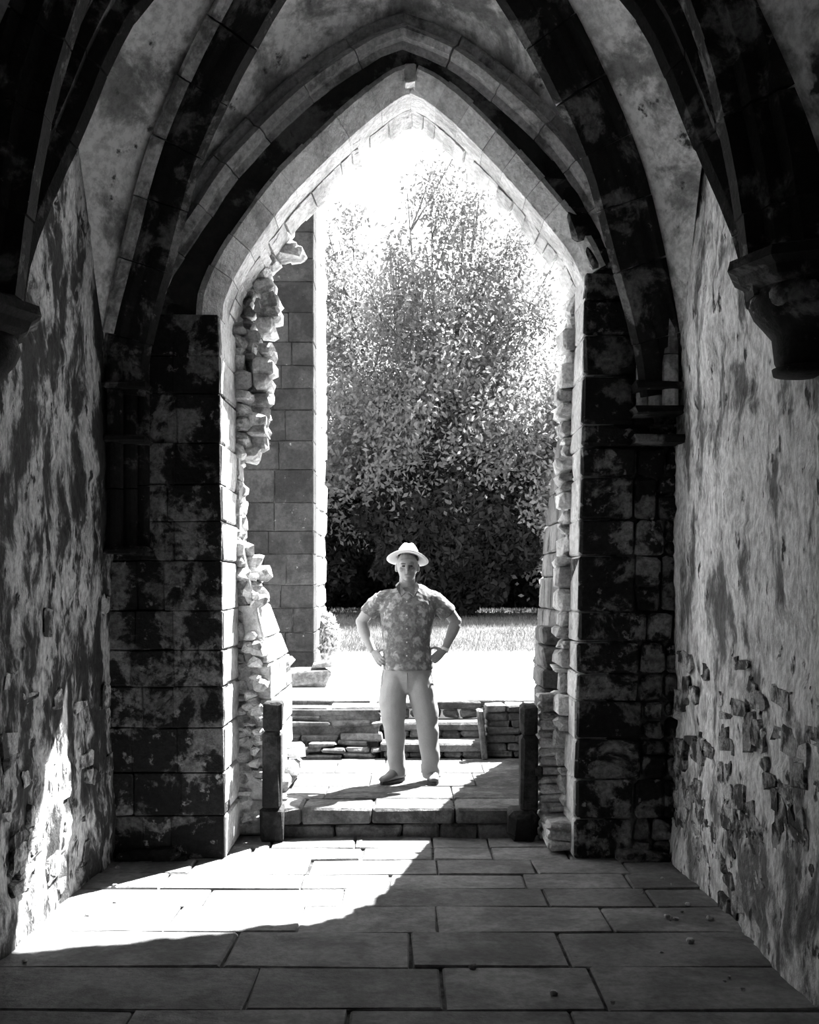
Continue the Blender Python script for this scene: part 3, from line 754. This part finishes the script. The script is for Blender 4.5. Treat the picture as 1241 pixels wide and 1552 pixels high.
def shirt_mat():
    m = bpy.data.materials.new('floral_shirt_cotton'); m.use_nodes = True; nt = m.node_tree; N = nt.nodes; L = nt.links; b = N['Principled BSDF']; b.inputs['Roughness'].default_value = .9
    g = N.new('ShaderNodeTexCoord'); v = N.new('ShaderNodeTexVoronoi'); v.inputs['Scale'].default_value = 11; v.inputs['Randomness'].default_value = .85
    n = N.new('ShaderNodeTexNoise'); n.inputs['Scale'].default_value = 22; n.inputs['Detail'].default_value = 2
    ad = N.new('ShaderNodeVectorMath'); ad.operation = 'MULTIPLY_ADD'; L.new(n.outputs['Color'], ad.inputs[0]); ad.inputs[1].default_value = (.10, .10, .10); L.new(g.outputs['Object'], ad.inputs[2]); L.new(ad.outputs[0], v.inputs['Vector'])
    r = N.new('ShaderNodeValToRGB'); e = r.color_ramp.elements; e[0].position = 0; e[0].color = (.12, .12, .12, 1); e[1].position = .10; e[1].color = (.30, .30, .30, 1)
    for p_, c_ in ((.28, .24), (.42, .12), (.6, .085), (.8, .17)): q = e.new(p_); q.color = (c_, c_, c_, 1)
    L.new(v.outputs['Distance'], r.inputs[0])
    n2 = N.new('ShaderNodeTexNoise'); n2.inputs['Scale'].default_value = 30; L.new(g.outputs['Object'], n2.inputs['Vector'])
    mx = N.new('ShaderNodeMix'); mx.data_type = 'RGBA'; mx.blend_type = 'OVERLAY'; mx.inputs[0].default_value = .7; L.new(r.outputs[0], mx.inputs[6]); L.new(n2.outputs['Fac'], mx.inputs[7])
    L.new(mx.outputs[2], b.inputs['Base Color']); return m
M_shirt = shirt_mat()
# body: head, neck, arms and hands in one continuous skin
bm = bmesh.new()
hc = J(617.2, 858.5, 0)
ball(bm, hc+Vector((0, .015, .008)), (.080, .100, .110))
ball(bm, hc+Vector((0, -.030, -.055)), (.063, .060, .064))          # jaw
ball(bm, hc+Vector((0, -.066, -.092)), (.026, .022, .020))          # chin
ball(bm, hc+Vector((0, -.055, .03)), (.060, .04, .035))             # brow
for s in (-1, 1):
    ball(bm, hc+Vector((s*.040, -.052, -.028)), (.026, .026, .024)) # cheek
    ball(bm, hc+Vector((s*.084, .012, -.012)), (.011, .018, .032))  # ear
loft(bm, [hc+Vector((0, -.080, .012)), hc+Vector((0, -.098, -.018)), hc+Vector((0, -.108, -.036)), hc+Vector((0, -.085, -.044))], [(.008, .012), (.011, .014), (.016, .014), (.012, .008)], 10, Vector((1, 0, 0)))
ball(bm, hc+Vector((0, -.083, -.066)), (.026, .012, .012))          # lips area
loft(bm, [hc+Vector((0, .02, -.05)), J(617, 884, .02), J(617.5, 900, .03)], [.058, (.062, .06), (.09, .07)])
loft(bm, [J(617, 896, .03), J(617, 930, .02), J(617, 1000, .0)], [(.10, .06), (.15, .09), (.14, .09)])   # trunk inside the shirt
def arm(s, sh, el, wr_, ha):
    pts = crv([sh, sh.lerp(el, .5)+Vector((s*.01, 0, .005)), el], 6); loft(bm, pts, [.058, .056, .053, .050, .047, .045, .043])
    ball(bm, el, (.046, .046, .046))
    pts = crv([el, el.lerp(wr_, .35)+Vector((s*.008, 0, 0)), wr_], 6); loft(bm, pts, [.043, .046, .044, .039, .034, .030, .027])
    d = (ha-wr_).normalized(); side = d.cross(Vector((-s*.55, 1, 0))).normalized()
    nrm = d.cross(side).normalized()
    if nrm.y > 0: nrm = -nrm                       # back of the hand faces forward
    palm = wr_+d*.085
    loft(bm, [wr_-d*.01, wr_+d*.03, wr_+d*.065, palm], [(.025, .019), (.034, .017), (.041, .015), (.039, .012)], 12, nrm)
    for k, (o_, l) in enumerate(((-.030, .066), (-.010, .075), (.010, .070), (.030, .056))):
        sp = side*o_
        a = palm-d*.012+sp; b = a+(d+side*o_*1.0).normalized()*l*.45+nrm*.004; c = b+(d*.8+side*o_*.6-nrm*.35).normalized()*l*.35; e = c+(d*.6-nrm*.7).normalized()*l*.28
        loft(bm, [a, b, c, e], [.0095, .009, .0085, .007], 8, nrm)
    a = wr_+d*.025-side*s*.028*(1); b = a-side*s*.035+d*.025-nrm*.02; c = b+d*.03-nrm*.02-side*s*.004
    loft(bm, [a, b, c], [.014, .011, .009], 8, nrm)
    return d
arm(-1, J(577, 907, .03), J(547, 943, .09), J(565, 987, .0), J(583, 1008, -.085))
arm(1, J(659, 907, .03), J(691, 942, .09), J(673, 986, .0), J(650, 1004, -.085))
body = remesh('body', bm, .0042, M_skin, man, 3)
# face
for s in (-1, 1):
    bm = bmesh.new(); ball(bm, hc+Vector((s*.030, -.083, .0)), (.013, .008, .0065)); me = bpy.data.meshes.new('eye'); bm.to_mesh(me); bm.free(); me.materials.append(M_eye); o = bpy.data.objects.new('eye', me); COL.objects.link(o); o.parent = man
    bm = bmesh.new(); ball(bm, hc+Vector((s*.031, -.090, .018)), (.020, .007, .0045)); me = bpy.data.meshes.new('eyebrow'); bm.to_mesh(me); bm.free(); me.materials.append(M_brow); o = bpy.data.objects.new('eyebrow', me); COL.objects.link(o); o.parent = man
bm = bmesh.new(); ball(bm, hc+Vector((0, -.093, -.066)), (.025, .006, .0045)); me = bpy.data.meshes.new('mouth'); bm.to_mesh(me); bm.free(); me.materials.append(M_lip); o = bpy.data.objects.new('mouth', me); COL.objects.link(o); o.parent = man
# short grey hair round the sides and back
bm = bmesh.new()
for s in (-1, 1): ball(bm, hc+Vector((s*.066, .03, .015)), (.019, .055, .042)); ball(bm, hc+Vector((s*.071, -.006, .010)), (.010, .016, .024))
ball(bm, hc+Vector((0, .072, .0)), (.066, .045, .055)); remesh('hair', bm, .006, M_hair, man, 2)
# hat: brim, crown with pinched front, band
HM = Matrix.Rotation(math.radians(-20), 3, 'X') @ Matrix.Rotation(math.radians(4), 3, 'Y')
ho = J(617.5, 848.5, .01)
def hatp(v): return ho+HM @ Vector(v)
V = []; Fc = []; n = 40; lv = [(.074, .0), (.10, -.006), (.13, -.012), (.155, -.012), (.160, -.006), (.156, -.0035), (.13, -.006), (.10, -.001), (.074, .006)]
for r, z in lv:
    for k in range(n):
        a = k*2*math.pi/n; droop = .026*abs(math.cos(a))**2*(r-.07)/.09*-1+(.012*max(0, -math.sin(a)))*(-(r-.07)/.09)
        V.append(hatp((r*math.cos(a)*1.0, r*math.sin(a)*1.14, z+droop+.028)))
for i in range(len(lv)):
    j = (i+1) % len(lv)
    for k in range(n): Fc.append([i*n+k, i*n+(k+1) % n, j*n+(k+1) % n, j*n+k])
link('hat_brim', V, Fc, M_hat, man, True)
V = []; Fc = []; lv = [(.084, .016), (.081, .05), (.072, .085), (.054, .115), (.036, .136), (.017, .146), (.002, .144)]
for r, z in lv:
    for k in range(n):
        a = k*2*math.pi/n; x = r*math.cos(a); y = r*math.sin(a)*1.2
        pinch = max(0, (z-.05)/.09); y2 = y*(1-.05*pinch)
        if y < 0: x *= 1-.35*pinch*(-y/(r*1.2+1e-6))
        zz = z-.018*pinch*math.exp(-(x/.022)**2)
        V.append(hatp((x, y2, zz)))
for i in range(len(lv)-1):
    for k in range(n): Fc.append([i*n+k, i*n+(k+1) % n, (i+1)*n+(k+1) % n, (i+1)*n+k])
Fc.append([(len(lv)-1)*n+k for k in range(n)])
cr_ = link('hat_crown', V, Fc, M_hat, man, True)
V = []; Fc = []
for z, r in ((.028, .0855), (.050, .0835)):
    for k in range(n): a = k*2*math.pi/n; V.append(hatp((r*math.cos(a), r*1.2*math.sin(a), z)))
for k in range(n): Fc.append([k, (k+1) % n, n+(k+1) % n, n+k])
link('hat_band', V, Fc, M_band, man, True)
# shirt
bm = bmesh.new()
rows_ = [(1015, 618.5, .192, .135, -.01), (1005, 618.5, .192, .137, -.01), (990, 617, .186, .137, -.01), (978, 615.5, .180, .135, -.005), (955, 616, .190, .132, 0), (932, 617.5, .208, .128, .01), (916, 619, .222, .118, .02), (905, 619, .205, .108, .03), (897, 619, .172, .098, .035), (891, 618.5, .128, .085, .035), (888.5, 618, .098, .076, .034)]
loft(bm, [J(cx, py, dy) for py, cx, hw, hd_, dy in rows_], [(hw, hd_) for py, cx, hw, hd_, dy in rows_], 28)
for s, sh, e_ in ((-1, J(583, 903, .03), J(558, 931, .075)), (1, J(654, 903, .03), J(680, 931, .075))):
    loft(bm, [J(618+s*22, 904, .03), J(618+s*38, 908, .03), J(618+s*50, 917, .05), e_+Vector((-s*.004, 0, .002))], [.060, .066, .070, .074], 18)
def fold(co):
    return .006*noise.noise(Vector((co.x*9, co.y*9, co.z*14)))+.003*noise.noise(co*40)
remesh('shirt', bm, .006, M_shirt, man, 14, fold)
# collar, placket and buttons
for s in (-1, 1):
    nb = J(617.5, 887.5, 0)
    V = [nb+Vector((s*.066, .03, .030)), nb+Vector((s*.06, -.045, .020)), nb+Vector((s*.014, -.088, -.050)), nb+Vector((s*.050, -.098, -.080)), nb+Vector((s*.088, -.075, -.012)), nb+Vector((s*.092, .03, .004))]
    V = V+[v+Vector((-s*.002, .008, -.006)) for v in V]
    link('collar', V, [[0, 1, 4, 5], [1, 2, 3, 4], [11, 10, 7, 6], [10, 9, 8, 7]]+[[i, 6+i, 6+(i+1) % 6, (i+1) % 6] for i in range(6)], M_shirt, man)
for k in range(5):
    py = 912+k*20; bm = bmesh.new(); hd_ = float(np.interp(py, [r[0] for r in rows_[::-1]], [r[3]-r[4] for r in rows_[::-1]])); ball(bm, J(616.5, py, -hd_-.001), (.006, .004, .006))
    me = bpy.data.meshes.new('button'); bm.to_mesh(me); bm.free(); me.materials.append(M_button); o = bpy.data.objects.new('button', me); COL.objects.link(o); o.parent = man
# trousers
bm = bmesh.new()
loft(bm, [J(616.5, 1004, 0), J(617, 1018, 0), J(617, 1030, 0), J(617, 1042, 0), J(617, 1049, 0)], [(.175, .112), (.192, .120), (.203, .122), (.17, .105), (.08, .08)], 28)
def leg(pts, rad): loft(bm, crv(pts, len(rad)-1), rad, 18)
leg([J(604, 1014, 0), J(597, 1040, -.006), J(595, 1068, -.02), J(598, 1101, -.035), J(600, 1135, -.01), J(603, 1176, .015)], [(.080, .100), (.106, .119), (.108, .118), (.102, .112), (.096, .105), (.085, .092), (.078, .083), (.074, .080), (.070, .078), (.070, .075), (.072, .076)])
leg([J(630, 1014, 0), J(637, 1040, -.003), J(643, 1068, -.01), J(648, 1101, -.02), J(651, 1135, 0), J(654, 1178, .01)], [(.080, .100), (.106, .119), (.108, .118), (.102, .112), (.096, .105), (.085, .092), (.078, .083), (.074, .080), (.072, .078), (.073, .076), (.075, .078)])
def wr2(co):
    lowf = max(0, min(1, (.62-co.z)/.3)); kn = math.exp(-((co.z-.68)/.08)**2)
    return (.005+.014*lowf+.010*kn)*noise.noise(Vector((co.x*6, co.y*6+co.z*4, co.z*10)))+.003*noise.noise(co*18)
remesh('trousers', bm, .006, M_trou, man, 16, wr2)
# shoes
def shoe(px, dy, ang, lab=None):
    c = J(px, 1187, dy); c.z = ZP; R_ = Matrix.Rotation(ang, 3, 'Z')
    bm = bmesh.new()
    prof_ = [(.105, .030, .035), (.08, .038, .048), (.03, .040, .060), (-.03, .044, .048), (-.08, .046, .030), (-.13, .044, .024), (-.165, .030, .018)]
    loft(bm, [c+R_ @ Vector((0, y, .022+h*.75)) for y, w_, h in prof_], [(w_, h) for y, w_, h in prof_], 16, Vector((0, 0, 1)))
    loft(bm, [c+R_ @ Vector((0, .06, .05)), c+R_ @ Vector((0, .055, .115))], [(.044, .050), (.046, .052)], 14)
    for v in bm.verts: v.co.z = max(v.co.z, ZP+.018)
    sh_ = remesh('shoe', bm, .006, M_shoe, man, 3)
    V = []; n_ = 20
    for z in (ZP+.001, ZP+.022):
        for k in range(n_):
            a = k*2*math.pi/n_; yy_ = math.sin(a); V.append(c+R_ @ Vector((math.cos(a)*(.047 if yy_ < 0 else .038), -.03+yy_*.145, 0))+Vector((0, 0, z-ZP)))
    link('sole', V, [[k, (k+1) % n_, n_+(k+1) % n_, n_+k] for k in range(n_)]+[list(range(n_))[::-1], list(range(n_, 2*n_))], M_sole, sh_)
shoe(599, -.01, math.radians(-38)); shoe(654.5, .0, math.radians(5))
# trouser fly and pocket seams, turned hems
for pts in ([J(617, 1018, -.122), J(616.5, 1032, -.126), J(615.5, 1044, -.112)], [J(581, 1016, -.075), J(579.5, 1028, -.07), J(577.5, 1040, -.045)], [J(652, 1016, -.075), J(654.5, 1028, -.07), J(657, 1040, -.045)]):
    V, Fc = tube(pts, [.003]*3, 5); link('seam', V, Fc, M_trou, man)
# wristwatch on the right-hand wrist
wc = J(673.5, 985, .0); V = []; Fc = []; n = 18; ax = (J(673, 986, 0)-J(691, 942, .09)).normalized(); a_ = ax.orthogonal().normalized(); b_ = ax.cross(a_)
for r, d in ((.031, -.011), (.034, -.008), (.034, .008), (.031, .011)):
    for k in range(n): V.append(wc+ax*d+(a_*math.cos(k*2*math.pi/n)+b_*math.sin(k*2*math.pi/n))*r)
for i in range(3):
    for k in range(n): Fc.append([i*n+k, i*n+(k+1) % n, (i+1)*n+(k+1) % n, (i+1)*n+k])
link('wristwatch', V, Fc, M_steel, man, True)
